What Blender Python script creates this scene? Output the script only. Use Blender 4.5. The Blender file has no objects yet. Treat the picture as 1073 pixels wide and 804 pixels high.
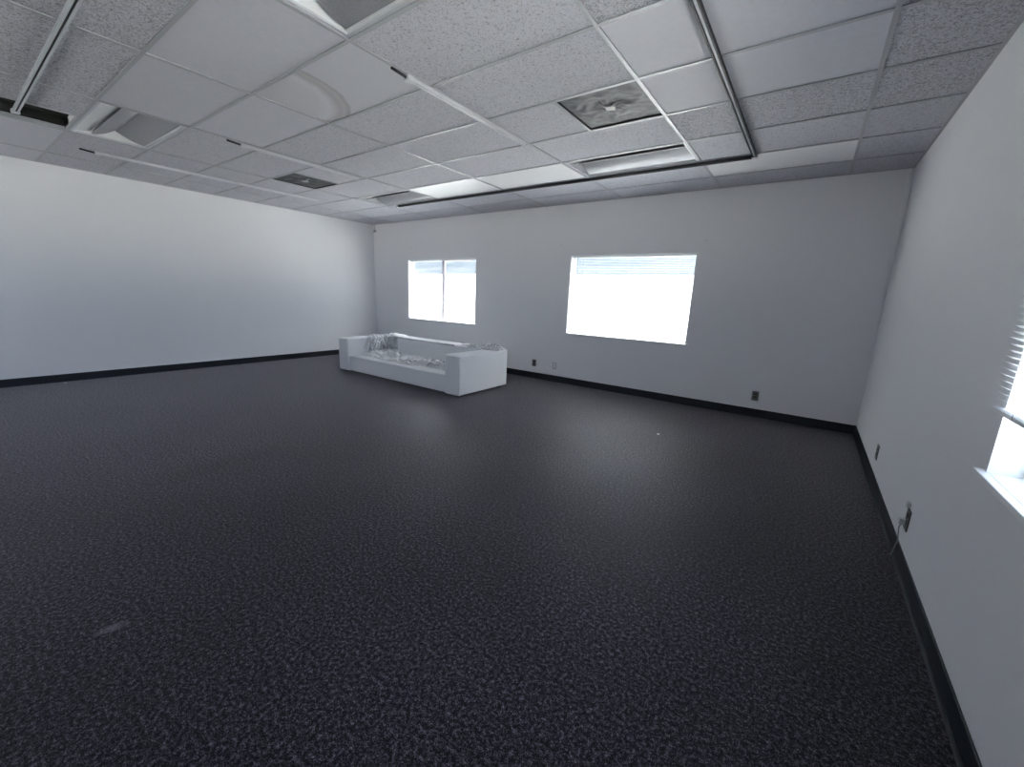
import bpy, bmesh, math, random
from mathutils import Vector, Matrix, noise

C = bpy.context.scene.collection
scene = bpy.context.scene

# ------------------------------------------------------------------ camera
cam_d = bpy.data.cameras.new('camera')
cam = bpy.data.objects.new('camera', cam_d); C.objects.link(cam)
R1 = Vector((0.80933434, 0.58603602, 0.03923911))
U1 = Vector((-0.15533698, 0.14913937, 0.97653872))
FW = Vector((-0.56643477, 0.79644161, -0.21173668))
m = Matrix((R1, U1, -FW)).transposed().to_4x4()
m.translation = Vector((3.552, -5.752, 1.361))
cam.matrix_world = m
cam_d.sensor_width = 36.0
cam_d.lens = 427.726 / 1073 * 36.0
cam_d.clip_start = 0.02
scene.camera = cam

# ------------------------------------------------------------------ light, exposure
SKY = 1.0
EAST = 1.8
SUN = 17.0
EXPOSURE = 2.6
w = bpy.data.worlds.new('sky'); scene.world = w; w.use_nodes = True
nt = w.node_tree; nt.nodes.clear()
wo = nt.nodes.new('ShaderNodeOutputWorld'); bg = nt.nodes.new('ShaderNodeBackground')
bg.inputs['Color'].default_value = (0.72, 0.82, 1.0, 1); bg.inputs['Strength'].default_value = SKY
tcw = nt.nodes.new('ShaderNodeTexCoord'); sxw = nt.nodes.new('ShaderNodeSeparateXYZ'); mrw = nt.nodes.new('ShaderNodeMapRange')
nt.links.new(tcw.outputs['Generated'], sxw.inputs[0]); nt.links.new(sxw.outputs[0], mrw.inputs[0])
mrw.inputs[1].default_value = 0.0; mrw.inputs[2].default_value = 1.0; mrw.inputs[3].default_value = SKY; mrw.inputs[4].default_value = SKY * EAST   # sky boosted toward the east, added light for the right-hand windows
nt.links.new(mrw.outputs[0], bg.inputs['Strength'])
nt.links.new(bg.outputs[0], wo.inputs[0])
sd = bpy.data.lights.new('sun', 'SUN'); sd.energy = SUN; sd.angle = math.radians(1); sd.color = (1, 0.96, 0.9)
so = bpy.data.objects.new('sun', sd); C.objects.link(so)
so.rotation_euler = Vector((-0.10, -0.52, -0.85)).to_track_quat('-Z', 'Y').to_euler()
so.location = (0, -5, 12)

def portal(loc, normal, sx, sz):
    d = bpy.data.lights.new('window_portal', 'AREA'); d.shape = 'RECTANGLE'; d.size = sx; d.size_y = sz
    d.cycles.is_portal = True
    o = bpy.data.objects.new('window_portal', d); C.objects.link(o)
    o.location = loc; o.rotation_euler = Vector(normal).to_track_quat('-Z', 'Z').to_euler()

vs = scene.view_settings
vs.view_transform = 'Standard'; vs.look = 'None'; vs.gamma = 1.0; vs.use_curve_mapping = False
vs.exposure = EXPOSURE
cy = scene.cycles
cy.use_denoising = True
cy.max_bounces = 14; cy.diffuse_bounces = 8; cy.transparent_max_bounces = 24; cy.glossy_bounces = 4
cy.sample_clamp_indirect = 12.0; cy.caustics_reflective = False; cy.caustics_refractive = False

# ------------------------------------------------------------------ room numbers (metres)
XL, XR, YB, YF, H = -4.365, 4.148, 0.0, -9.0, 2.716
GX = [XL, -3.658, -2.438, -1.219, 0.0, 1.219, 2.438, 3.658, XR]
GY = [0.0, -0.52] + [-0.52 - 0.6096 * k for k in range(1, 15)]
GY = [g for g in GY if g > YF] + [YF]
TH = 0.16
W1 = (-3.26, -1.42); W2 = (0.46, 2.272); WZ = (0.79, 1.99)
W3 = (-5.47, -3.64)
W4 = (-8.3, -6.47)
W5 = (-3.3, -1.47); W6 = (0.6, 2.43)

# ------------------------------------------------------------------ materials
def mat(name, col, rough=0.6, metal=0.0, spec=0.5):
    M = bpy.data.materials.new(name); M.use_nodes = True
    b = M.node_tree.nodes['Principled BSDF']
    b.inputs['Base Color'].default_value = (*col, 1); b.inputs['Roughness'].default_value = rough
    b.inputs['Metallic'].default_value = metal; b.inputs['Specular IOR Level'].default_value = spec
    return M
def nodes(M):
    return M.node_tree.nodes, M.node_tree.links, M.node_tree.nodes['Principled BSDF']
def tex(M, kind, scale, **kw):
    N, L, b = nodes(M)
    tc = N.get('tc') or N.new('ShaderNodeTexCoord'); tc.name = 'tc'
    t = N.new(kind); t.inputs['Scale'].default_value = scale
    for k, v in kw.items(): t.inputs[k].default_value = v
    L.new(tc.outputs['Object'], t.inputs['Vector'])
    return t
def ramp(M, src, stops):
    N, L, b = nodes(M)
    r = N.new('ShaderNodeValToRGB'); e = r.color_ramp.elements
    while len(e) < len(stops): e.new(0.5)
    for i, (p, c) in enumerate(stops):
        e[i].position = p; e[i].color = (*c, 1) if len(c) == 3 else c
    L.new(src, r.inputs['Fac']); return r
def bump(M, src, strength, dist):
    N, L, b = nodes(M)
    n = N.new('ShaderNodeBump'); n.inputs['Strength'].default_value = strength; n.inputs['Distance'].default_value = dist
    L.new(src, n.inputs['Height']); L.new(n.outputs[0], b.inputs['Normal']); return n
def math_(M, op, a, b_=None, c_=None):
    N, L, _ = nodes(M)
    n = N.new('ShaderNodeMath'); n.operation = op
    for i, v in enumerate((a, b_, c_)):
        if v is None: continue
        if isinstance(v, (int, float)): n.inputs[i].default_value = v
        else: L.new(v, n.inputs[i])
    return n.outputs[0]
def mixc(M, fac, a, b_):
    N, L, _ = nodes(M)
    n = N.new('ShaderNodeMix'); n.data_type = 'RGBA'
    L.new(fac, n.inputs[0]) if not isinstance(fac, float) else setattr(n.inputs[0], 'default_value', fac)
    for s, v in ((6, a), (7, b_)):
        if isinstance(v, tuple): n.inputs[s].default_value = (*v, 1)
        else: L.new(v, n.inputs[s])
    return n.outputs[2]

M_wall = mat('wall_paint', (0.78, 0.78, 0.80), 0.55, spec=0.3)
t = tex(M_wall, 'ShaderNodeTexNoise', 160, Detail=3.0); bump(M_wall, t.outputs['Fac'], 0.25, 0.002)
M_trim = mat('white_trim_paint', (0.80, 0.81, 0.83), 0.4)
M_base = mat('black_vinyl_base', (0.012, 0.015, 0.022), 0.55, spec=0.3)
M_tee = mat('grid_paint', (0.40, 0.405, 0.43), 0.4)

def smooth_tile(name, col, ro=0.62, sp_=0.15):
    M = mat(name, col, ro, spec=sp_)
    t = tex(M, 'ShaderNodeTexNoise', 30, Detail=4.0)
    N, L, b = nodes(M)
    c = mixc(M, t.outputs['Fac'], tuple(x * 0.94 for x in col), tuple(min(1, x * 1.05) for x in col))
    L.new(c, b.inputs['Base Color']); bump(M, t.outputs['Fac'], 0.08, 0.002)
    return M
def fissured(name, col, dens):
    M = mat(name, col, 0.85, spec=0.1)
    N, L, b = nodes(M)
    t1 = tex(M, 'ShaderNodeTexNoise', 78, Detail=5.0, Roughness=0.75, Distortion=0.8)
    t2 = tex(M, 'ShaderNodeTexNoise', 150, Detail=3.0, Roughness=0.7)
    r1 = ramp(M, t1.outputs['Fac'], [(0.37 + dens, (0, 0, 0)), (0.46 + dens, (1, 1, 1))])
    r2 = ramp(M, t2.outputs['Fac'], [(0.33 + dens, (0, 0, 0)), (0.42 + dens, (1, 1, 1))])
    f = math_(M, 'MULTIPLY', r1.outputs['Color'], r2.outputs['Color'])
    c = mixc(M, f, tuple(x * 0.42 for x in col), col)
    L.new(c, b.inputs['Base Color']); bump(M, f, 0.5, 0.003)
    return M
M_tf = fissured('fissured_tile', (0.60, 0.60, 0.645), 0.0)
M_th = fissured('heavily_fissured_tile', (0.63, 0.63, 0.675), 0.035)
M_ts = smooth_tile('smooth_vinyl_tile', (0.60, 0.60, 0.645))
M_tb = smooth_tile('window_lit_vinyl_tile', (0.86, 0.86, 0.87), 0.3, 0.7)  # smooth vinyl tile with window light put into its paler colour
# stained tile: water ring with its own centre
M_st = smooth_tile('stained_tile', (0.60, 0.60, 0.645))
N, L, b = nodes(M_st)
tc = N['tc']; sx = N.new('ShaderNodeSeparateXYZ'); L.new(tc.outputs['Object'], sx.inputs[0])
dx = math_(M_st, 'SUBTRACT', sx.outputs[0], 0.0); dy = math_(M_st, 'ADD', sx.outputs[1], 4.17)
rr = math_(M_st, 'SQRT', math_(M_st, 'ADD', math_(M_st, 'MULTIPLY', dx, dx), math_(M_st, 'MULTIPLY', dy, dy)))
tn = tex(M_st, 'ShaderNodeTexNoise', 7, Detail=3.0)
rr = math_(M_st, 'ADD', rr, math_(M_st, 'MULTIPLY', math_(M_st, 'SUBTRACT', tn.outputs['Fac'], 0.5), 0.07))
rs = ramp(M_st, rr, [(0.0, (0.58, 0.57, 0.59)), (0.44, (0.62, 0.615, 0.64)), (0.52, (0.66, 0.655, 0.69)), (0.585, (0.48, 0.46, 0.48)),
                     (0.62, (0.54, 0.52, 0.54)), (0.655, (0.44, 0.42, 0.44)), (0.672, (0.60, 0.60, 0.645))])
L.new(rs.outputs['Color'], b.inputs['Base Color'])

# carpet
M_carpet = mat('charcoal_loop_carpet', (0.03, 0.03, 0.035), 0.5, spec=0.14)
N, L, b = nodes(M_carpet)
n1 = tex(M_carpet, 'ShaderNodeTexNoise', 68, Detail=4.0, Roughness=0.8)
n2 = tex(M_carpet, 'ShaderNodeTexNoise', 260, Detail=2.0, Roughness=0.6)
n3 = tex(M_carpet, 'ShaderNodeTexNoise', 1.3, Detail=3.0)
s = math_(M_carpet, 'ADD', math_(M_carpet, 'MULTIPLY', n1.outputs['Fac'], 0.6), math_(M_carpet, 'MULTIPLY', n2.outputs['Fac'], 0.4))
rc = ramp(M_carpet, s, [(0.42, (0.001, 0.001, 0.0016)), (0.49, (0.009, 0.008, 0.0125)), (0.56, (0.075, 0.067, 0.086)), (0.64, (0.24, 0.215, 0.27))])
r3 = ramp(M_carpet, n3.outputs['Fac'], [(0.35, (0.82, 0.82, 0.82)), (0.65, (1.1, 1.1, 1.1))])
mm = N.new('ShaderNodeMix'); mm.data_type = 'RGBA'; mm.blend_type = 'MULTIPLY'; mm.inputs[0].default_value = 1
L.new(rc.outputs['Color'], mm.inputs[6]); L.new(r3.outputs['Color'], mm.inputs[7])
sp = N.new('ShaderNodeSeparateXYZ'); L.new(N['tc'].outputs['Object'], sp.inputs[0])
def blob(cx, cyy, rx, ry, ang=0.0, soft=0.5):
    ca, sa = math.cos(ang), math.sin(ang)
    ax = math_(M_carpet, 'SUBTRACT', sp.outputs[0], cx); ay = math_(M_carpet, 'SUBTRACT', sp.outputs[1], cyy)
    u = math_(M_carpet, 'ADD', math_(M_carpet, 'MULTIPLY', ax, ca / rx), math_(M_carpet, 'MULTIPLY', ay, sa / rx))
    v = math_(M_carpet, 'ADD', math_(M_carpet, 'MULTIPLY', ax, -sa / ry), math_(M_carpet, 'MULTIPLY', ay, ca / ry))
    d = math_(M_carpet, 'SQRT', math_(M_carpet, 'ADD', math_(M_carpet, 'MULTIPLY', u, u), math_(M_carpet, 'MULTIPLY', v, v)))
    n = N.new('ShaderNodeMapRange'); n.inputs[1].default_value = 1.0; n.inputs[2].default_value = 1.0 - soft
    n.inputs[3].default_value = 0; n.inputs[4].default_value = 1; L.new(d, n.inputs[0]); return n.outputs[0]
scuff = math_(M_carpet, 'MULTIPLY', blob(1.49, -5.535, 0.06, 0.03, 1.35, 1.0), math_(M_carpet, 'MULTIPLY', n1.outputs['Fac'], 0.7))
c1 = mixc(M_carpet, scuff, mm.outputs[2], (0.38, 0.375, 0.41))
worn = math_(M_carpet, 'MULTIPLY', blob(0.06, -4.65, 0.62, 0.16, 1.6, 0.9), 0.5)
c2 = mixc(M_carpet, worn, c1, (0.008, 0.008, 0.010))
seam = math_(M_carpet, 'MULTIPLY', blob(1.9, -2.69, 0.75, 0.010, -0.09, 0.6), 0.35)
c3 = mixc(M_carpet, seam, c2, (0.01, 0.01, 0.012))
L.new(c3, b.inputs['Base Color'])
shw = N.new('ShaderNodeMapRange'); L.new(s, shw.inputs[0]); shw.inputs[1].default_value = .43; shw.inputs[2].default_value = .60
shw.inputs[3].default_value = 0.06; shw.inputs[4].default_value = 0.75; L.new(shw.outputs[0], b.inputs['Sheen Weight'])
bump(M_carpet, s, 0.6, 0.004)
b.inputs['Sheen Weight'].default_value = 0.30; b.inputs['Sheen Roughness'].default_value = 0.33; b.inputs['Sheen Tint'].default_value = (1.0, 0.93, 0.97, 1)

M_sofa = mat('pale_grey_woven_upholstery', (0.66, 0.66, 0.68), 0.9, spec=0.15)
t = tex(M_sofa, 'ShaderNodeTexNoise', 220, Detail=3.0, Roughness=0.7); bump(M_sofa, t.outputs['Fac'], 0.5, 0.002)
N, L, b = nodes(M_sofa)
L.new(mixc(M_sofa, t.outputs['Fac'], (0.66, 0.66, 0.68), (0.86, 0.86, 0.88)), b.inputs['Base Color'])
M_foot = mat('black_plastic_foot', (0.012, 0.012, 0.014), 0.5)
M_rail = mat('white_powder_coated_rail', (0.62, 0.63, 0.66), 0.35)
M_slot = mat('black_slot', (0.02, 0.02, 0.025), 0.6)
M_refl = mat('white_enamel_reflector', (0.86, 0.87, 0.88), 0.3)
M_mesh = mat('grey_perforated_metal', (0.34, 0.345, 0.37), 0.45, 0.25)
t = tex(M_mesh, 'ShaderNodeTexVoronoi', 260); N, L, b = nodes(M_mesh)
r = ramp(M_mesh, t.outputs['Distance'], [(0.2, (0.2, 0.2, 0.22)), (0.4, (0.38, 0.385, 0.41))]); L.new(r.outputs['Color'], b.inputs['Base Color'])
M_lum = mat('troffer_frame_paint', (0.64, 0.65, 0.68), 0.35)
M_film = mat('dusty_dark_film', (0.085, 0.087, 0.092), 0.6)
t = tex(M_film, 'ShaderNodeTexNoise', 6, Detail=5.0, Distortion=1.5); N, L, b = nodes(M_film)
r = ramp(M_film, t.outputs['Fac'], [(0.3, (0.035, 0.037, 0.04)), (0.6, (0.085, 0.087, 0.092)), (0.75, (0.15, 0.15, 0.16))]); L.new(r.outputs['Color'], b.inputs['Base Color'])
M_clip = mat('pale_grey_plate', (0.42, 0.42, 0.43), 0.5)
M_plen = mat('dark_plenum', (0.02, 0.022, 0.022), 0.9)
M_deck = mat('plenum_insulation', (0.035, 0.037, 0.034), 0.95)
M_brown = mat('brown_plate', (0.16, 0.155, 0.15), 0.4)
M_ivory = mat('pale_plate', (0.55, 0.56, 0.57), 0.4)
M_dark = mat('dark_socket', (0.05, 0.05, 0.05), 0.5)
M_alu = mat('window_aluminium', (0.42, 0.43, 0.46), 0.35, 0.4)
M_mull = mat('dark_anodised_mullion', (0.12, 0.11, 0.13), 0.5)
M_cord = mat('grey_cord', (0.30, 0.30, 0.31), 0.5)
M_facade = mat('white_stucco', (0.82, 0.81, 0.79), 0.9)
t = tex(M_facade, 'ShaderNodeTexNoise', 12, Detail=4.0); bump(M_facade, t.outputs['Fac'], 0.3, 0.01)
M_roof = mat('blue_grey_metal_roof', (0.014, 0.021, 0.029), 0.8, spec=0.05)
M_yard = mat('pale_concrete', (0.55, 0.54, 0.52), 0.9)
t = tex(M_yard, 'ShaderNodeTexNoise', 3, Detail=6.0); N, L, b = nodes(M_yard)
L.new(mixc(M_yard, t.outputs['Fac'], (0.48, 0.47, 0.45), (0.62, 0.61, 0.59)), b.inputs['Base Color'])
M_leaf = mat('leaf', (0.12, 0.18, 0.10), 0.6)
M_bark = mat('bark', (0.12, 0.09, 0.07), 0.9)
M_paper = mat('white_scrap', (0.7, 0.7, 0.7), 0.7)

# blind slats let a little daylight through
M_slat = mat('white_blind_slat', (0.84, 0.85, 0.86), 0.4)
N, L, b = nodes(M_slat)
tr = N.new('ShaderNodeBsdfTranslucent'); tr.inputs[0].default_value = (0.85, 0.88, 0.92, 1)
mx = N.new('ShaderNodeMixShader'); mx.inputs[0].default_value = 0.10
L.new(b.outputs[0], mx.inputs[1]); L.new(tr.outputs[0], mx.inputs[2])
L.new(mx.outputs[0], [n for n in N if n.type == 'OUTPUT_MATERIAL'][0].inputs[0])

def clear(name, tint, fac_base, rough, white=0.0):
    M = bpy.data.materials.new(name); M.use_nodes = True
    N, L = M.node_tree.nodes, M.node_tree.links
    N.clear()
    o = N.new('ShaderNodeOutputMaterial'); t = N.new('ShaderNodeBsdfTransparent'); t.inputs[0].default_value = (*tint, 1)
    g = N.new('ShaderNodeBsdfGlossy'); g.inputs['Roughness'].default_value = rough
    lw = N.new('ShaderNodeLayerWeight'); lw.inputs[0].default_value = 0.35
    f = N.new('ShaderNodeMath'); f.operation = 'MULTIPLY_ADD'; f.inputs[1].default_value = 0.6; f.inputs[2].default_value = fac_base
    L.new(lw.outputs['Facing'], f.inputs[0])
    mx = N.new('ShaderNodeMixShader'); L.new(f.outputs[0], mx.inputs[0]); L.new(t.outputs[0], mx.inputs[1]); L.new(g.outputs[0], mx.inputs[2])
    out = mx.outputs[0]
    if white:
        d = N.new('ShaderNodeBsdfDiffuse'); d.inputs[0].default_value = (0.9, 0.91, 0.93, 1)
        tl = N.new('ShaderNodeBsdfTranslucent'); tl.inputs[0].default_value = (0.9, 0.91, 0.93, 1)
        m0 = N.new('ShaderNodeMixShader'); m0.inputs[0].default_value = 0.35; L.new(d.outputs[0], m0.inputs[1]); L.new(tl.outputs[0], m0.inputs[2])
        m2 = N.new('ShaderNodeMixShader'); f2 = N.new('ShaderNodeMath'); f2.operation = 'MULTIPLY_ADD'; f2.inputs[1].default_value = .75; f2.inputs[2].default_value = white; f2.use_clamp = True; L.new(lw.outputs['Facing'], f2.inputs[0]); L.new(f2.outputs[0], m2.inputs[0]); L.new(out, m2.inputs[1]); L.new(m0.outputs[0], m2.inputs[2]); out = m2.outputs[0]
    L.new(out, o.inputs[0]); return M
M_glass = clear('window_glass', (0.93, 0.96, 0.97), 0.03, 0.02)
M_wrap = clear('clear_plastic_wrap', (0.97, 0.97, 0.98), 0.12, 0.16, 0.26)

# ------------------------------------------------------------------ helpers
def bx(bm, x0, x1, y0, y1, z0, z1, mi=0):
    if x0 > x1: x0, x1 = x1, x0
    if y0 > y1: y0, y1 = y1, y0
    if z0 > z1: z0, z1 = z1, z0
    v = [bm.verts.new(p) for p in ((x0,y0,z0),(x1,y0,z0),(x1,y1,z0),(x0,y1,z0),(x0,y0,z1),(x1,y0,z1),(x1,y1,z1),(x0,y1,z1))]
    for f in ((3,2,1,0),(4,5,6,7),(0,1,5,4),(1,2,6,5),(2,3,7,6),(3,0,4,7)):
        bm.faces.new([v[i] for i in f]).material_index = mi
def tube(bm, pts, r, n=8):
    pts = [Vector(p) for p in pts]; rings = []
    for i, p in enumerate(pts):
        d = (pts[min(i+1, len(pts)-1)] - pts[max(i-1, 0)]).normalized()
        a = d.orthogonal().normalized() if not rings else (pa - d * pa.dot(d)).normalized()
        pa = a; c = d.cross(a)
        rings.append([bm.verts.new(p + (a*math.cos(2*math.pi*k/n) + c*math.sin(2*math.pi*k/n))*r) for k in range(n)])
    for A, B in zip(rings, rings[1:]):
        for k in range(n): bm.faces.new((A[k], A[(k+1)%n], B[(k+1)%n], B[k]))
    bm.faces.new(rings[0][::-1]); bm.faces.new(rings[-1])
def link(name, bm, mats, parent=None, loc=None, bevel=0.0, smooth=False, recalc=True, segs=2):
    if recalc: bmesh.ops.recalc_face_normals(bm, faces=bm.faces[:])
    me = bpy.data.meshes.new(name); bm.to_mesh(me); bm.free()
    for q in (mats if isinstance(mats, (list, tuple)) else [mats]): me.materials.append(q)
    if smooth:
        for p in me.polygons: p.use_smooth = True
    o = bpy.data.objects.new(name, me); C.objects.link(o)
    if loc: o.location = loc
    if parent: o.parent = parent
    if bevel:
        b = o.modifiers.new('bevel', 'BEVEL'); b.width = bevel; b.segments = segs; b.limit_method = 'ANGLE'
    return o
def boxes(name, lst, mats, parent=None, bevel=0.0, loc=None):
    bm = bmesh.new()
    for q in lst: bx(bm, *q)
    return link(name, bm, mats, parent, loc, bevel)
def thing(name, label, cat, loc=(0, 0, 0), group=None, rz=0):
    o = bpy.data.objects.new(name, None); C.objects.link(o); o.location = loc; o.rotation_euler = (0, 0, rz)
    o.empty_display_size = 0.1
    o['label'] = label; o['category'] = cat
    if group: o['group'] = group
    return o
def tag(o, label, cat, group=None):
    o['label'] = label; o['category'] = cat
    if group: o['group'] = group
    return o
def struct(o, label=None):
    o['kind'] = 'structure'
    if label: o['label'] = label
    return o
def copy_tree(o, parent=None):
    c = o.copy(); C.objects.link(c); c.parent = parent
    for ch in list(o.children): copy_tree(ch, c)
    return c

# ------------------------------------------------------------------ shell
RT = 3.3
struct(boxes('floor', [(XL - TH, XR + TH, YF - TH, YB + TH, -0.15, 0.0)], M_carpet), 'dark charcoal loop pile carpet floor')
def holed(name, axis, a0, a1, t0, t1, holes):
    bm = bmesh.new()
    def put(p0, p1, z0, z1):
        if axis == 'x': bx(bm, p0, p1, t0, t1, z0, z1)
        else: bx(bm, t0, t1, p0, p1, z0, z1)
    cur = a0
    for h0, h1 in holes:
        put(cur, h0, 0, RT); put(h0, h1, 0, WZ[0]); put(h0, h1, WZ[1], RT); cur = h1
    put(cur, a1, 0, RT)
    bmesh.ops.remove_doubles(bm, verts=bm.verts[:], dist=1e-5)
    # drop inner double faces
    seen = {}
    for f in bm.faces[:]:
        k = tuple(sorted(v.index for v in f.verts)) if False else tuple(round(q, 4) for q in f.calc_center_median())
        seen.setdefault(k, []).append(f)
    for k, fs in seen.items():
        if len(fs) > 1: bmesh.ops.delete(bm, geom=fs, context='FACES_ONLY')
    return struct(link(name, bm, M_wall))
holed('wall_back', 'x', XL, XR, YB, YB + TH, [W1, W2])['label'] = 'pale grey painted back wall with two windows'
holed('wall_right', 'y', YF, YB + TH, XR, XR + TH, [W4, W3])['label'] = 'pale grey painted right wall with a window'
holed('wall_left', 'y', YF - TH, YB + TH, XL - TH, XL, [])['label'] = 'long blank pale grey painted left wall'
holed('wall_rear', 'x', XL, XR, YF - TH, YF, [W5])
struct(boxes('sun_block_roof', [(XL - TH, XR + TH + 0.85, YF - TH, YB + TH, RT, RT + 0.1)], M_deck), 'roof deck above the suspended ceiling, with an added east overhang that blocks sun')  # unseen roof; east overhang added to keep sun off the right window

def baseboard(name, pts, h=0.10, t=0.006):
    # cove profile swept along a straight run: pts = start, end, inward normal
    (x0, y0), (x1, y1), (nx, ny) = pts
    prof = [(0, 0), (0.016, 0), (0.012, 0.004), (0.0075, 0.013), (t, 0.024), (t, h - 0.003), (t - 0.003, h), (0, h)]
    bm = bmesh.new(); r = []
    for (px, py) in ((x0, y0), (x1, y1)):
        r.append([bm.verts.new((px + nx * d, py + ny * d, z)) for d, z in prof])
    for k in range(len(prof)): bm.faces.new((r[0][k], r[0][(k+1) % 8], r[1][(k+1) % 8], r[1][k]))
    bm.faces.new(r[0]); bm.faces.new(r[1][::-1])
    return struct(link(name, bm, M_base), 'black vinyl cove base')
baseboard('baseboard_back', ((XL, YB), (XR, YB), (0, -1)))
baseboard('baseboard_right', ((XR, YB - .017), (XR, YF), (-1, 0)))
baseboard('baseboard_left', ((XL, YB - .017), (XL, YF), (1, 0)))

# ------------------------------------------------------------------ ceiling
ZT = H + 0.007
SM = {(3,2):2,(4,2):2,(6,1):2,(6,4):1,(6,5):1,(4,7):1,(3,7):1,(3,6):1,(4,6):4,(1,8):1,(0,8):1,(5,8):1}
HV = {(7,4),(7,5),(7,3),(7,6),(6,3),(3,8),(2,8),(6,6),(4,8),(3,9)}
FIX = {(2,7),(5,7),(5,2),(2,2)}
mats = [M_tf, M_ts, M_tb, M_th, M_st]
bm = bmesh.new()
SPLIT = {(5,4):(1.829,'left'), (2,4):(-1.829,'right'), (2,8):(-1.829,'right')}
for i in range(8):
    for j in range(len(GY) - 1):
        x0, x1, y1, y0 = GX[i], GX[i+1], GY[j], GY[j+1]
        if (i, j) in FIX: continue
        mi = SM.get((i, j), 3 if (i, j) in HV else 0)
        if (i, j) in SPLIT:
            s_, keep = SPLIT[(i, j)]
            if keep == 'left': x1 = s_
            else: x0 = s_
        bx(bm, x0 + .002, x1 - .002, y0 + .002, y1 - .002, ZT, ZT + 0.016, mi)
ceil_o = struct(link('ceiling', bm, mats), 'suspended ceiling of white mineral tiles, some smooth and some pitted')
bm = bmesh.new()
hw = 0.012
for x in GX[1:-1]: bx(bm, x - hw, x + hw, YF, YB, H, H + 0.0065); 
for y in GY[1:-1]: bx(bm, XL, XR, y - hw, y + hw, H + 0.0005, H + 0.006)
for x in GX[1:-1]: bx(bm, x - .004, x + .004, YF, YB, H + .006, H + 0.035)
for y in GY[1:-1]: bx(bm, XL, XR, y - .004, y + .004, H + .0055, H + 0.034)
for (i, j), (s_, k) in SPLIT.items(): bx(bm, s_ - hw, s_ + hw, GY[j+1], GY[j], H + .0002, H + .006)
bx(bm, XL, XL + .02, YF, YB, H + .001, H + .006); bx(bm, XR - .02, XR, YF, YB, H + .001, H + .006)
bx(bm, XL, XR, YB - .02, YB, H + .0012, H + .006)
link('ceiling_grid', bm, M_tee, ceil_o)['label'] = 'light grey metal tee grid'
# opening where a half tile is missing: dark insulation batt seen above
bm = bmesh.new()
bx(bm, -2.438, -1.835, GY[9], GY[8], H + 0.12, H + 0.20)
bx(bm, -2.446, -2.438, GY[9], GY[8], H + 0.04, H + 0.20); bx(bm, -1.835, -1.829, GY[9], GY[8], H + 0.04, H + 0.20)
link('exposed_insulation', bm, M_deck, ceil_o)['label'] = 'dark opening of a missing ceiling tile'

# ------------------------------------------------------------------ recessed troffers
def make_troffer():
    root = thing('ceiling_light', 'x', 'ceiling light')
    hx, hy = 0.598, 0.2935
    fr = 0.022
    boxes('frame', [(-hx, hx, -hy, -hy + fr, 0, .012), (-hx, hx, hy - fr, hy, 0, .012), (-hx, -hx + fr, -hy + fr, hy - fr, 0, .012), (hx - fr, hx, -hy + fr, hy - fr, 0, .012)], M_lum, root, 0.001)
    bm = bmesh.new()   # white housing with end plates
    X = hx - .008; Y = hy - .008; ZH = 0.115
    v = {}
    def q(*p): bm.faces.new([bm.verts.new(a) for a in p])
    q((-X,-Y,.01),(-X,Y,.01),(-X,Y,ZH),(-X,-Y,ZH)); q((X,-Y,.01),(X,Y,.01),(X,Y,ZH),(X,-Y,ZH))
    q((-X,-Y,.01),(X,-Y,.01),(X,-Y,ZH),(-X,-Y,ZH)); q((-X,Y,.01),(X,Y,.01),(X,Y,ZH),(-X,Y,ZH)); q((-X,-Y,ZH),(X,-Y,ZH),(X,Y,ZH),(-X,Y,ZH))
    link('housing', bm, M_refl, root, recalc=False)
    WE = {-1: -.138, 1: .252}      # inner edge of each wing
    for s in (-1, 1):
        bm = bmesh.new()   # flat sloping wing along each long edge
        a = [(-X, s*(hy - fr), .012), (X, s*(hy - fr), .012), (X, WE[s], .035), (-X, WE[s], .035)]
        b_ = [(p[0], p[1], p[2] + .003) for p in a]
        va = [bm.verts.new(p) for p in a]; vb = [bm.verts.new(p) for p in b_]
        bm.faces.new(va); bm.faces.new(vb[::-1])
        for k in range(4): bm.faces.new((va[k], va[(k+1)%4], vb[(k+1)%4], vb[k]))
        link('reflector_wing', bm, M_refl, root)
        bm = bmesh.new(); n = 12; lo = []; up = []   # curved perforated shade rising to the middle ridge
        for k in range(n + 1):
            t_ = k / n; yy = (WE[s] + s*.002) * (1 - t_) + (.035 + s*.002) * t_; zz = .012 + .080 * (t_ ** 1.6)
            lo.append([bm.verts.new((xx, yy, zz)) for xx in (-X + .03, X - .03)])
            up.append([bm.verts.new((xx, yy, zz + .003)) for xx in (-X + .03, X - .03)])
        for A, B in zip(lo, lo[1:]): bm.faces.new((A[0], A[1], B[1], B[0]))
        for A, B in zip(up, up[1:]): bm.faces.new((A[0], B[0], B[1], A[1]))
        bm.faces.new((lo[0][0], up[0][0], up[0][1], lo[0][1])); bm.faces.new((lo[-1][0], lo[-1][1], up[-1][1], up[-1][0]))
        link('perforated_shade', bm, M_mesh, root, smooth=False)
    bm = bmesh.new(); tube(bm, [(-X + .03, .035, .093), (X - .03, .035, .093)], .0035, 6)
    link('ridge', bm, M_refl, root)
    return root
yc = lambda j: (GY[j] + GY[j+1]) / 2
tro = make_troffer()
spots = [(-1.8285, yc(7), 'recessed ceiling light with curved grey shades, beside the gap of the missing tile'),
         (1.8285, yc(7), 'recessed ceiling light cut by the top edge, beside the stained tile'),
         (1.8285, yc(2), 'bright recessed ceiling light above the wider window, right of the window-lit vinyl tiles'),
         (-1.8285, yc(2), 'small far recessed ceiling light near the back left corner, by the rail end')]
for k, (x, y, lab) in enumerate(spots):
    o = tro if k == 0 else copy_tree(tro)
    o.location = (x, y, H + 0.007); o['label'] = lab; o['group'] = 'recessed ceiling lights'

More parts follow.
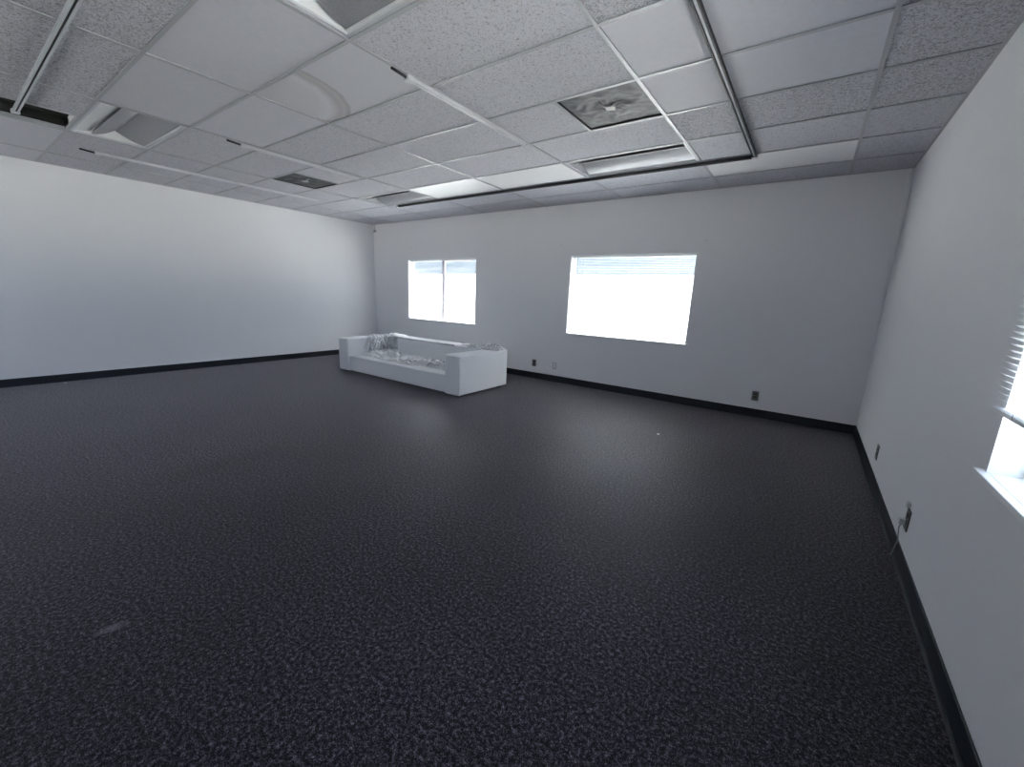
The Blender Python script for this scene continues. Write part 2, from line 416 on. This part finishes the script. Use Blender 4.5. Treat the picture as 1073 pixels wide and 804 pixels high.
# ------------------------------------------------------------------ air vents
def vent(cx, cyy, label, seed, ang):
    root = thing('air_vent', label, 'air vent', (cx, cyy, H + .007), 'square ceiling air vents')
    hs = 0.293; n = 56; random.seed(seed)
    bm = bmesh.new(); g = []
    for i in range(n + 1):
        row = []
        for j in range(n + 1):
            x = -hs + 2*hs*i/n; y = -hs + 2*hs*j/n
            r = math.hypot(x, y); th = math.atan2(y, x) + ang
            edge = max(0, 1 - (max(abs(x), abs(y)) / hs) ** 6)
            f = 0.0
            for k in range(4):     # four swirling folds out of the middle clip
                a = (th - k*math.pi/2 - r*2.0 + math.pi) % (2*math.pi) - math.pi
                f += math.exp(-(a*r/0.016)**2) * math.exp(-((r-.07)/.09)**2)
            z = 0.008 + edge * (0.012*noise.noise(Vector((x*7+seed, y*7, 0))) + 0.006*noise.noise(Vector((x*19, y*19+seed, 3)))) - 0.008*f
            row.append(bm.verts.new((x, y, max(z, -.003))))
        g.append(row)
    for i in range(n):
        for j in range(n): bm.faces.new((g[i][j], g[i][j+1], g[i+1][j+1], g[i+1][j]))
    link('vent_face', bm, M_film, root, smooth=True, recalc=False)
    boxes('vent_frame', [(-hs, hs, -hs, -hs+.006, 0, .03), (-hs, hs, hs-.006, hs, 0, .03), (-hs, -hs+.006, -hs, hs, 0, .03), (hs-.006, hs, -hs, hs, 0, .03)], M_plen, root)
    o = boxes('centre_plate', [(-.035, .035, -.03, .03, -.004, .006)], M_clip, root, 0.002); o.rotation_euler = (0, 0, ang + .1)
    bm = bmesh.new()
    for k in range(4):
        a = ang + k*math.pi/2 + .5
        tube(bm, [(math.cos(a + .5*s_/5)*(.03 + .018*s_), math.sin(a + .5*s_/5)*(.03 + .018*s_), -.001 + .003*s_) for s_ in range(6)], .0055, 6)
    link('fold_ridge', bm, M_clip, root, smooth=True)
    return root
vent(2.1335, yc(4), 'dark square air vent covered in creased film, nearer one with pale middle plate', 3, 0.2)
vent(-2.1335, yc(4), 'small-looking far dark air vent in the left ceiling, between two thin white rails', 8, 0.6)

# ------------------------------------------------------------------ lighting tracks
def track(label, runs, ends=(), z=H, dark_sides=False):
    # runs: list of ((x0,y0),(x1,y1)) axis aligned, a rail box with a dark slot underneath
    root = thing('lighting_track', label, 'lighting track', (runs[0][0][0], runs[0][0][1], z), 'lighting tracks on the ceiling')
    ox, oy = runs[0][0]
    hw, hh, sl = 0.018, 0.022, (0.0085 if dark_sides else 0.006)
    for (x0, y0), (x1, y1) in runs:
        x0 -= ox; x1 -= ox; y0 -= oy; y1 -= oy
        if abs(x1 - x0) < 1e-6:
            L_ = [(x0-hw, x0-sl, y0, y1, -hh, 0), (x0+sl, x0+hw, y0, y1, -hh, 0), (x0-sl, x0+sl, y0, y1, -.008, 0)]
            S_ = [(x0-sl, x0+sl, y0, y1, -.016, -.008)]
        else:
            L_ = [(x0, x1, y0-hw, y0-sl, -hh, 0), (x0, x1, y0+sl, y0+hw, -hh, 0), (x0, x1, y0-sl, y0+sl, -.008, 0)]
            S_ = [(x0, x1, y0-sl, y0+sl, -.016, -.008)]
        if dark_sides:
            L_ = [(q[0], q[1], q[2], q[3], -.026 if (q[4] == -hh) else q[4], q[5]) for q in L_]
            S_ = [(q[0], q[1], q[2], q[3], -.018, -.008) for q in S_]
        boxes('rail', L_, M_slot if dark_sides else M_rail, root); boxes('slot', S_, M_rail if dark_sides else M_slot, root)
    for (x, y), (dx_, dy_), dark in ends:
        x -= ox; y -= oy
        boxes('end_cap', [(x - .025, x + .025, y - .025, y + .025, -.028, 0)], M_rail, root, 0.002)
        if dark:
            bm = bmesh.new(); tube(bm, [(x + dx_*.02, y + dy_*.02, -.012), (x + dx_*.06, y + dy_*.06, -.01), (x + dx_*.14, y + dy_*.14, -.004)], .009, 8)
            link('feed_cable', bm, M_slot, root, smooth=True)
    return root
track('long L-shaped rail running down the right of the ceiling, turning left before the back wall',
      [((2.905, -6.2), (2.905, -1.10)), ((2.905, -1.10), (-2.19, -1.10))], [((-2.19, -1.10), (-1, 0), False), ((2.905, -1.10), (1, 0), False)], dark_sides=True)
track('white rail on a grid bar mid ceiling, starting beside the stained tile', [((1.205, -3.74), (1.205, -2.41))], [((1.205, -3.74), (0, -1), True)])
track('thin white rail just camera side of the far dark vent', [((-1.262, -3.74), (-1.262, -2.44))], [((-1.262, -3.74), (0, -1), True)])
track('long thin white rail closest to the left wall', [((-3.075, -4.47), (-3.045, -1.97))][:0] or [((-3.07, -4.47), (-3.07, -1.97))], [((-3.07, -4.47), (0, -1), True)])
track('grey rail with dark slot at the top left, ending below the missing tile', [((-2.12, -5.125), (1.4, -5.125))], [((-2.12, -5.125), (-1, 0), False)])

# ------------------------------------------------------------------ windows
def window(name, axis, a0, a1, face, out, mull, label):
    # axis 'x': opening runs along x in the back wall; 'y': along y in the right wall. out = +1 to the outside
    root = bpy.data.objects.new(name, None); C.objects.link(root); struct(root, label); root.empty_display_size = .1
    z0, z1 = WZ
    def B(p0, p1, d0, d1, za, zb):      # d measured outwards from the wall face
        d0, d1 = face + out*d0, face + out*d1
        return (p0, p1, d0, d1, za, zb) if axis == 'x' else (d0, d1, p0, p1, za, zb)
    f = 0.032
    boxes('window_frame', [B(a0, a0+f, .09, .135, z0, z1), B(a1-f, a1, .09, .135, z0, z1), B(a0+f, a1-f, .09, .135, z0, z0+f), B(a0+f, a1-f, .09, .135, z1-f, z1)], M_alu, root, .002)
    boxes('glass_pane', [B(a0+f, a1-f, .112, .116, z0+f, z1-f)], M_glass, root)
    if mull:
        c = (a0 + a1)/2
        boxes('mullion', [B(c-.034, c+.034, .085, .13, z0+f, z1-f)], M_mull, root, .002)
    e = .014
    boxes('window_liner', [B(a0, a0+e, -.004, .09, z0+.02, z1), B(a1-e, a1, -.004, .09, z0+.02, z1), B(a0+e, a1-e, -.004, .09, z1-e, z1)], M_trim, root)
    boxes('window_sill', [B(a0-.03, a1+.03, -.028, 0, z0, z0+.022), B(a0, a1, 0, .09, z0, z0+.022)], M_trim, root, .003)
    return root
window('window_1', 'x', W1[0], W1[1], YB, 1, True, 'narrower looking left window with a middle post')
window('window_2', 'x', W2[0], W2[1], YB, 1, False, 'wide bright window in the middle of the back wall')
window('window_3', 'y', W3[0], W3[1], XR, 1, True, 'window in the right wall cut by the photo edge')
window('added_window_right', 'y', W4[0], W4[1], XR, 1, True, 'added unseen second window in the right wall, for daylight')  # unseen window behind the camera, added to bring in more daylight
portal((XR + TH + .02, (W4[0]+W4[1])/2, 1.39), (-1, 0, 0), 1.83, 1.2)
window('added_window_rear', 'x', W5[0], W5[1], YF, -1, True, 'added unseen window in the rear wall, for daylight')  # rear opening out of view, added as extra daylight for the room
for q in (W5,): portal(((q[0]+q[1])/2, YF - TH - .02, 1.39), (0, 1, 0), 1.83, 1.2)
for o, s in ((portal, 0),):
    portal(((W1[0]+W1[1])/2, YB + TH + .02, 1.39), (0, -1, 0), 1.84, 1.2)
    portal(((W2[0]+W2[1])/2, YB + TH + .02, 1.39), (0, -1, 0), 1.82, 1.2)
    portal((XR + TH + .02, (W3[0]+W3[1])/2, 1.39), (-1, 0, 0), 1.83, 1.2)

# ------------------------------------------------------------------ blinds
def blind(axis, a0, a1, d, zt, zb, tilt, label, wand=None):
    """mini blind, slats centred on depth d; built along local x then rotated"""
    L_ = a1 - a0
    if axis == 'x': root = thing('window_blind', label, 'blind', (a0, d, zb), 'white mini blinds')
    else: root = thing('window_blind', label, 'blind', (d, a1, zb), 'white mini blinds', -math.pi/2)
    Ht = zt - zb
    boxes('headrail', [(0, L_, -.0125, .0125, Ht - .026, Ht)], M_slat, root, .001)
    bm = bmesh.new(); z = .022
    ct, st = math.cos(tilt), math.sin(tilt)
    while z < Ht - .032:
        rows_ = []
        for k in range(5):
            u = -1 + k*.5; crown = .0006*(1 - u*u)
            rows_.append((u*.0105*ct - crown*st, z + u*.0105*st + crown*ct))
        top = [[bm.verts.new((xx, yy, zz + .0002)) for xx in (.001, L_ - .001)] for yy, zz in rows_]
        for A, B in zip(top, top[1:]): bm.faces.new((A[0], A[1], B[1], B[0]))
        z += .0205
    so_ = link('slats', bm, M_slat, root, smooth=True, recalc=False)
    boxes('bottom_rail', [(0, L_, -.012, .012, 0, .014)], M_slat if axis == 'x' else M_trim, root, .003)
    for fx in (.12, .5, .88):
        bm = bmesh.new()
        for yy in (-.013, .013): tube(bm, [(fx*L_, yy, .005), (fx*L_, yy, Ht - .02)], .0007, 4)
        bx(bm, fx*L_ - .0007, fx*L_ + .0007, -.013, .013, .004, .006)
        link('ladder_cord', bm, M_cord, root)
    if wand is not None:
        bm = bmesh.new(); tube(bm, [(wand, -.022, .04), (wand, -.024, Ht - .03)], .004, 6)
        link('tilt_wand', bm, M_cord, root)
    return root
blind('x', W1[0] + .017, W1[1] - .017, YB + .045, WZ[1] - .016, WZ[0] + .045, 0.03, 'lowered white mini blind in the left window above the sofa', .10)
blind('x', W2[0] + .017, W2[1] - .017, YB + .045, WZ[1] - .016, WZ[0] + .045, 0.03, 'lowered white mini blind in the wide bright back window', .10)
blind('y', W3[0] - .03, W3[1] + .03, XR - .024, 2.03, 1.035, -0.5, 'partly raised white mini blind at the right edge of the photo')

# ------------------------------------------------------------------ outside
struct(boxes('ground', [(-40, 40, YF - 30, 40, -.3, -.16)], M_yard), 'pale concrete yard outside')
bld = thing('neighbouring_building', 'long low white building with a blue-grey roof outside the back windows', 'building', (0, 8, -.16))
bm = bmesh.new(); bx(bm, -24, 24, 0, 9, 0, 2.33)
for k in range(-4, 5): bx(bm, k*5.5 - .2, k*5.5 + .2, -.06, 0, 0, 2.33)
link('building_wall', bm, M_facade, bld)
bm = bmesh.new()
v_ = [bm.verts.new(p) for p in ((-24.3, -.25, 2.33), (24.3, -.25, 2.33), (24.3, 4.5, 5.2), (-24.3, 4.5, 5.2), (-24.3, 9.3, 2.33), (24.3, 9.3, 2.33))]
bm.faces.new((v_[0], v_[1], v_[2], v_[3])); bm.faces.new((v_[3], v_[2], v_[5], v_[4])); bm.faces.new((v_[0], v_[3], v_[4])); bm.faces.new((v_[1], v_[5], v_[2])); bm.faces.new((v_[0], v_[4], v_[5], v_[1]))
for k in range(60):
    x = -24 + k*.8
    a = [bm.verts.new(p) for p in ((x, -.25, 2.335), (x+.04, -.25, 2.335), (x+.04, 4.5, 5.205), (x, 4.5, 5.205), (x, -.25, 2.345), (x+.04, -.25, 2.345), (x+.04, 4.5, 5.215), (x, 4.5, 5.215))]
    for f in ((4,5,6,7),(0,1,5,4),(1,2,6,5),(3,0,4,7)): bm.faces.new([a[i] for i in f])
link('metal_roof', bm, M_roof, bld)

# ------------------------------------------------------------------ sofa
sofa = thing('sofa', 'long low pale grey upholstered sofa without cushions, standing before the back wall', 'sofa', (-1.384, -1.40, 0))
SX, SY, Z0, ZA, AW = 1.366, 0.525, 0.032, 0.562, 0.262
def cushion(name, x0, x1, y0, y1, z0, z1, bev=.018, m_=M_sofa, sub=True):
    bm = bmesh.new(); bx(bm, x0, x1, y0, y1, z0, z1)
    return link(name, bm, m_, sofa, bevel=bev, segs=4)
cushion('armrest', -SX, -SX + AW, -SY, SY, Z0, ZA)
cushion('armrest', SX - AW, SX, -SY, SY, Z0, ZA)
cushion('backrest', -SX + AW - .004, SX - AW + .004, SY - .215, SY - .002, Z0 + .05, ZA - .002)
cushion('seat_base', -SX + AW - .002, SX - AW + .002, -SY + .025, SY - .21, Z0 + .004, .282)
for sx_ in (-1, 1):      # piping down the arm fronts
    for xx in (SX - .014, SX - AW + .014):
        bm = bmesh.new(); tube(bm, [(sx_*xx, -SY - .001, Z0 + .02), (sx_*xx, -SY - .001, ZA - .02)], .0035, 6)
        link('piping', bm, M_sofa, sofa, smooth=True)
bm = bmesh.new(); tube(bm, [(-SX + AW, -SY + .024, .268), (SX - AW, -SY + .024, .268)], .004, 6); link('piping', bm, M_sofa, sofa, smooth=True)
for fx in (-1, 1):
    for fy in (-1, 1):
        bm = bmesh.new(); tube(bm, [(fx*(SX - .09), fy*(SY - .09), 0), (fx*(SX - .09), fy*(SY - .09), Z0 + .004)], .032, 14)
        link('foot', bm, M_foot, sofa)

# ------------------------------------------------------------------ plastic wrap
def ridged(p, s_):
    return 1 - abs(noise.noise(p*s_))*2.2
def sheet(bm, nu, nv, fn):
    g = [[bm.verts.new(fn(i/nu, j/nv)) for j in range(nv+1)] for i in range(nu+1)]
    for i in range(nu):
        for j in range(nv): bm.faces.new((g[i][j], g[i+1][j], g[i+1][j+1], g[i][j+1]))
YBK = -1.40 + SY - .215      # front face of backrest (world y)
def path(v, w_front):
    # distance v along: seat (y from w_front to back face) -> up the back face -> over the top
    a = YBK - w_front; b_ = .28; c_ = .22
    s_ = v*(a + b_ + c_)
    if s_ < a: return (w_front + s_, .285, 0, 1)
    s_ -= a
    if s_ < b_: return (YBK - .004, .285 + s_, -1, 0)
    return (YBK + (s_ - b_), .565, 0, 1)
bm = bmesh.new()
XA = -1.384 - SX + AW        # inner face of the left armrest
def arm_path(s_, reach):
    # along the seat towards the armrest, up its inner face, over its top
    if s_ < reach: return (XA + reach - s_, .286, 0, 1)
    s_ -= reach
    if s_ < .28: return (XA + .004, .286 + s_, 1, 0)
    return (XA + .004 - (s_ - .28), .566, 0, 1)
def arm_drape(y0, y1, reach, over, thick, seed):
    def fn(u, v):
        y = y0 + (y1 - y0)*u
        rch = reach*(1 + .25*noise.noise(Vector((y*6, seed, 4))))
        ov = over*(1 + .3*noise.noise(Vector((y*9, seed, 7))))
        x, z, nx, nz = arm_path(v*(rch + .28 + ov), rch)
        p = Vector((y, (x + z)*.22, seed*3.1)); q = Vector((y, x - z, seed*2.2))
        k = max(0, ridged(p, 10))*.6 + max(0, ridged(p + Vector((5, 1, 2)), 22))*.25 + max(0, ridged(q, 13))*.15
        e = min(1, 6*u + .1)*min(1, .3 + 5*v)*min(1, .2 + 5*(1 - v))
        d = .003 + thick*k*e*(.75 if nz else 1)
        low = max(0, (.565 - z)/.28)
        yy = y - (1 - u)*.12*low + .02*noise.noise(q*5)
        return Vector((x + nx*d, min(yy, YBK - .004), z + nz*d))
    return fn
sheet(bm, 120, 110, arm_drape(-1.56, YBK - .004, .34, .10, .07, 1))
sheet(bm, 110, 100, arm_drape(-1.50, YBK - .01, .22, .06, .11, 2))
def drape(x0, x1, wf, thick, seed):
    def fn(u, v):
        x = x0 + (x1 - x0)*u
        y, z, ny, nz = path(v, wf + .05*noise.noise(Vector((x*5, seed, 0))))
        p = Vector((x, (y + z)*.25, seed*3.1)); q = Vector((x, y + z*.9, seed*2.2))
        k = max(0, ridged(p, 12))*.6 + max(0, ridged(p + Vector((5, 1, 2)), 25))*.25 + max(0, ridged(q, 15))*.15
        e = min(1, 5*(1 - u) + .05)*min(1, .35 + 6*v)*min(1, .3 + 3*(1 - v))
        d = .003 + thick*k*e*(.65 if nz else 1)
        return Vector((x, y + ny*d, z + nz*d))
    return fn
sheet(bm, 90, 120, drape(XA + .005, -2.26, -1.55, .07, 3))
sheet(bm, 80, 110, drape(XA + .005, -2.31, -1.40, .10, 5))
def strip(x0, x1, ya, yb, thick, seed, tilt=0.0):
    def fn(u, v):
        x = x0 + (x1-x0)*u; yy = ya + (yb-ya)*v + .05*noise.noise(Vector((x*3, seed, 1))) + tilt*u
        p = Vector((x*.6, yy, seed))
        k = max(0, ridged(p, 6.5))*.65 + max(0, ridged(p + Vector((3, 1, 2)), 14))*.35
        e = min(1, 5*v, 5*(1-v))*min(1, 8*u, 8*(1-u) + .3)
        return Vector((x, yy, .2865 + thick*k*e))
    return fn
sheet(bm, 150, 40, strip(-2.44, -1.00, -1.78, -1.52, .045, 4, -.04))
sheet(bm, 150, 34, strip(-1.55, -.29, -1.74, -1.52, .085, 9, .05))
sheet(bm, 150, 34, strip(-1.35, -.29, -1.70, -1.45, .10, 12, .05))
sheet(bm, 150, 40, strip(-2.1, -.29, -1.50, -1.12, .03, 14))
sheet(bm, 40, 30, strip(-2.12, -1.72, -1.62, -1.40, .13, 21))
# film stretched over the top edge of the backrest
def lip(u, v):
    x = -2.42 + 1.52*u; s_ = v*.25
    y, z = (YBK - .006, .535 + s_) if s_ < .031 else (YBK - .006 + (s_ - .031), .566)
    n_ = noise.noise(Vector((x*9, s_*22, 0)))*.008
    return Vector((x, y - max(0, n_), z + .002 + max(0, n_)))
sheet(bm, 160, 24, lip)
wrap = link('plastic_wrap', bm, M_wrap, smooth=True, recalc=False)
tag(wrap, 'large crumpled clear plastic wrap lying along the sofa seat and over its left back corner', 'plastic wrap')
bm = bmesh.new()
def clump(cx, cyy, rx, ry, h, seed):
    def fn(u, v):
        a, b_ = (u*2 - 1), (v*2 - 1)
        p = Vector((a*rx*2, b_*ry*2, seed))
        k = max(0, ridged(p, 9))*.6 + max(0, ridged(p, 21))*.4
        dome = max(0, 1 - a*a)*max(0, 1 - b_*b_)
        return Vector((cx + a*rx + .02*noise.noise(p*9), cyy + b_*ry + .02*noise.noise(p*8 + Vector((4, 4, 4))), .566 + h*dome**.6*(.25 + .75*k)))
    return fn
sheet(bm, 70, 60, clump(-.30, -1.02, .30, .14, .085, 2)); sheet(bm, 60, 50, clump(-.22, -1.0, .20, .12, .10, 7))
sheet(bm, 50, 40, clump(-.62, -.98, .22, .08, .04, 5))
tag(link('plastic_wrap', bm, M_wrap, smooth=True, recalc=False), 'small bunched clear plastic film on the right back corner of the sofa', 'plastic wrap')

# ------------------------------------------------------------------ outlets and small fittings
def outlet(loc, rz, label, plate_m, sock_m, blank=False):
    root = thing('wall_outlet', label, 'outlet', loc, 'wall outlets', rz)   # local -y faces the room
    boxes('cover_plate', [(-.036, .036, -.007, 0, -.058, .058)], plate_m, root, .002)
    if not blank:
        for z in (-.026, .012):
            o = boxes('socket', [(-.016, .016, -.0095, -.006, z, z + .026)], sock_m, root, .003)
    return root
outlet((-.098, 0, .26), 0, 'small grey-brown outlet on the back wall just right of the sofa', M_brown, M_dark)
outlet((.30, 0, .262), 0, 'faint pale outlet left below the wide back window', M_ivory, M_wall)
outlet((3.15, 0, .262), 0, 'grey-brown outlet on the back wall, right of the wide window', M_brown, M_dark)
outlet((XR, -1.575, .262), -math.pi/2, 'grey outlet on the right wall nearer the far corner', M_brown, M_dark)
outlet((XR, -2.862, .262), -math.pi/2, 'grey outlet with a hanging cord low on the right wall', M_brown, M_dark)
cb = bpy.data.objects.new('power_cord', None)
C.objects.link(cb); cb.location = (XR, -2.86, .20); cb.empty_display_size = .1
tag(cb, 'thin cord hanging from the right wall outlet down to the black base', 'cord')
bm = bmesh.new(); tube(bm, [(-.020, .0, .04), (-.028, .0, 0.01), (-.02, .02, -.04), (-.012, .035, -.08), (-.014, .05, -.12), (-.02, .06, -.19)], .003, 6); link('cable', bm, M_cord, cb, smooth=True)
bm = bmesh.new(); bx(bm, -.034, -.0096, -.012, .012, .028, .062); link('plug', bm, M_ivory, cb, bevel=.003)
pl = boxes('wall_adapter', [(-.02, .02, -.02, 0, -.014, .014)], M_paper, None, .004); pl.location = (XR, -2.83, .337); pl.rotation_euler = (0, 0, -math.pi/2)
tag(pl, 'small white plastic clip just above the corded right wall outlet', 'clip')

def anchor(x, z, label):
    bm = bmesh.new(); tube(bm, [(0, 0, 0), (0, -.006, 0), (0, -.010, 0)], .013, 10); tube(bm, [(0, -.01, 0), (0, -.035, .004)], .005, 8)
    o = link('wall_anchor', bm, M_paper, None, (x, 0, z)); tag(o, label, 'wall anchor', 'screw anchors above the windows')
anchor(-3.18, 2.20, 'small white screw anchor above the left end of the window over the sofa')
anchor(.293, 2.132, 'small white screw anchor above the left end of the wide window')
anchor(2.354, 2.122, 'small screw anchor above the right end of the wide window')

# conduit in the back right corner, small fitting in the back left corner
cr = thing('wall_conduit', 'thin pale conduit running down the back wall beside the right corner', 'conduit', (4.118, 0, 1.15))
bm = bmesh.new(); bx(bm, -.010, .010, -.014, 0, 0, H - 1.15); link('channel', bm, M_trim, cr, bevel=.002)
bm = bmesh.new(); bx(bm, -.013, .013, -.017, 0, -.006, .03); link('end_piece', bm, M_trim, cr, bevel=.002)
cf = thing('corner_sensor', 'small grey fitting high in the back left corner under the ceiling', 'sensor', (-4.30, 0, 2.56))
bm = bmesh.new(); bx(bm, -.03, .03, -.03, 0, 0, .05); link('sensor_body', bm, M_clip, cf, bevel=.006)
bm = bmesh.new(); tube(bm, [(0, -.012, .05), (.006, -.012, .10), (0, -.010, H - 2.56)], .006, 6); link('sensor_cable', bm, M_cord, cf)

bm = bmesh.new(); bmesh.ops.create_icosphere(bm, subdivisions=2, radius=.014)
for v in bm.verts: v.co *= 1 + .4*noise.noise(v.co*80); v.co.z *= .5
tag(link('carpet_lint', bm, M_paper, None, (2.46, -1.56, .008)), 'tiny white scrap on the carpet toward the back wall', 'lint')
bm = bmesh.new(); bmesh.ops.create_icosphere(bm, subdivisions=2, radius=.018)
for v in bm.verts: v.co *= 1 + .4*noise.noise(v.co*60 + Vector((3, 0, 0))); v.co.z *= .5
tag(link('carpet_lint', bm, M_clip, None, (-4.2, -4.92, .009)), 'tiny pale scrap on the carpet at the foot of the left wall', 'lint')
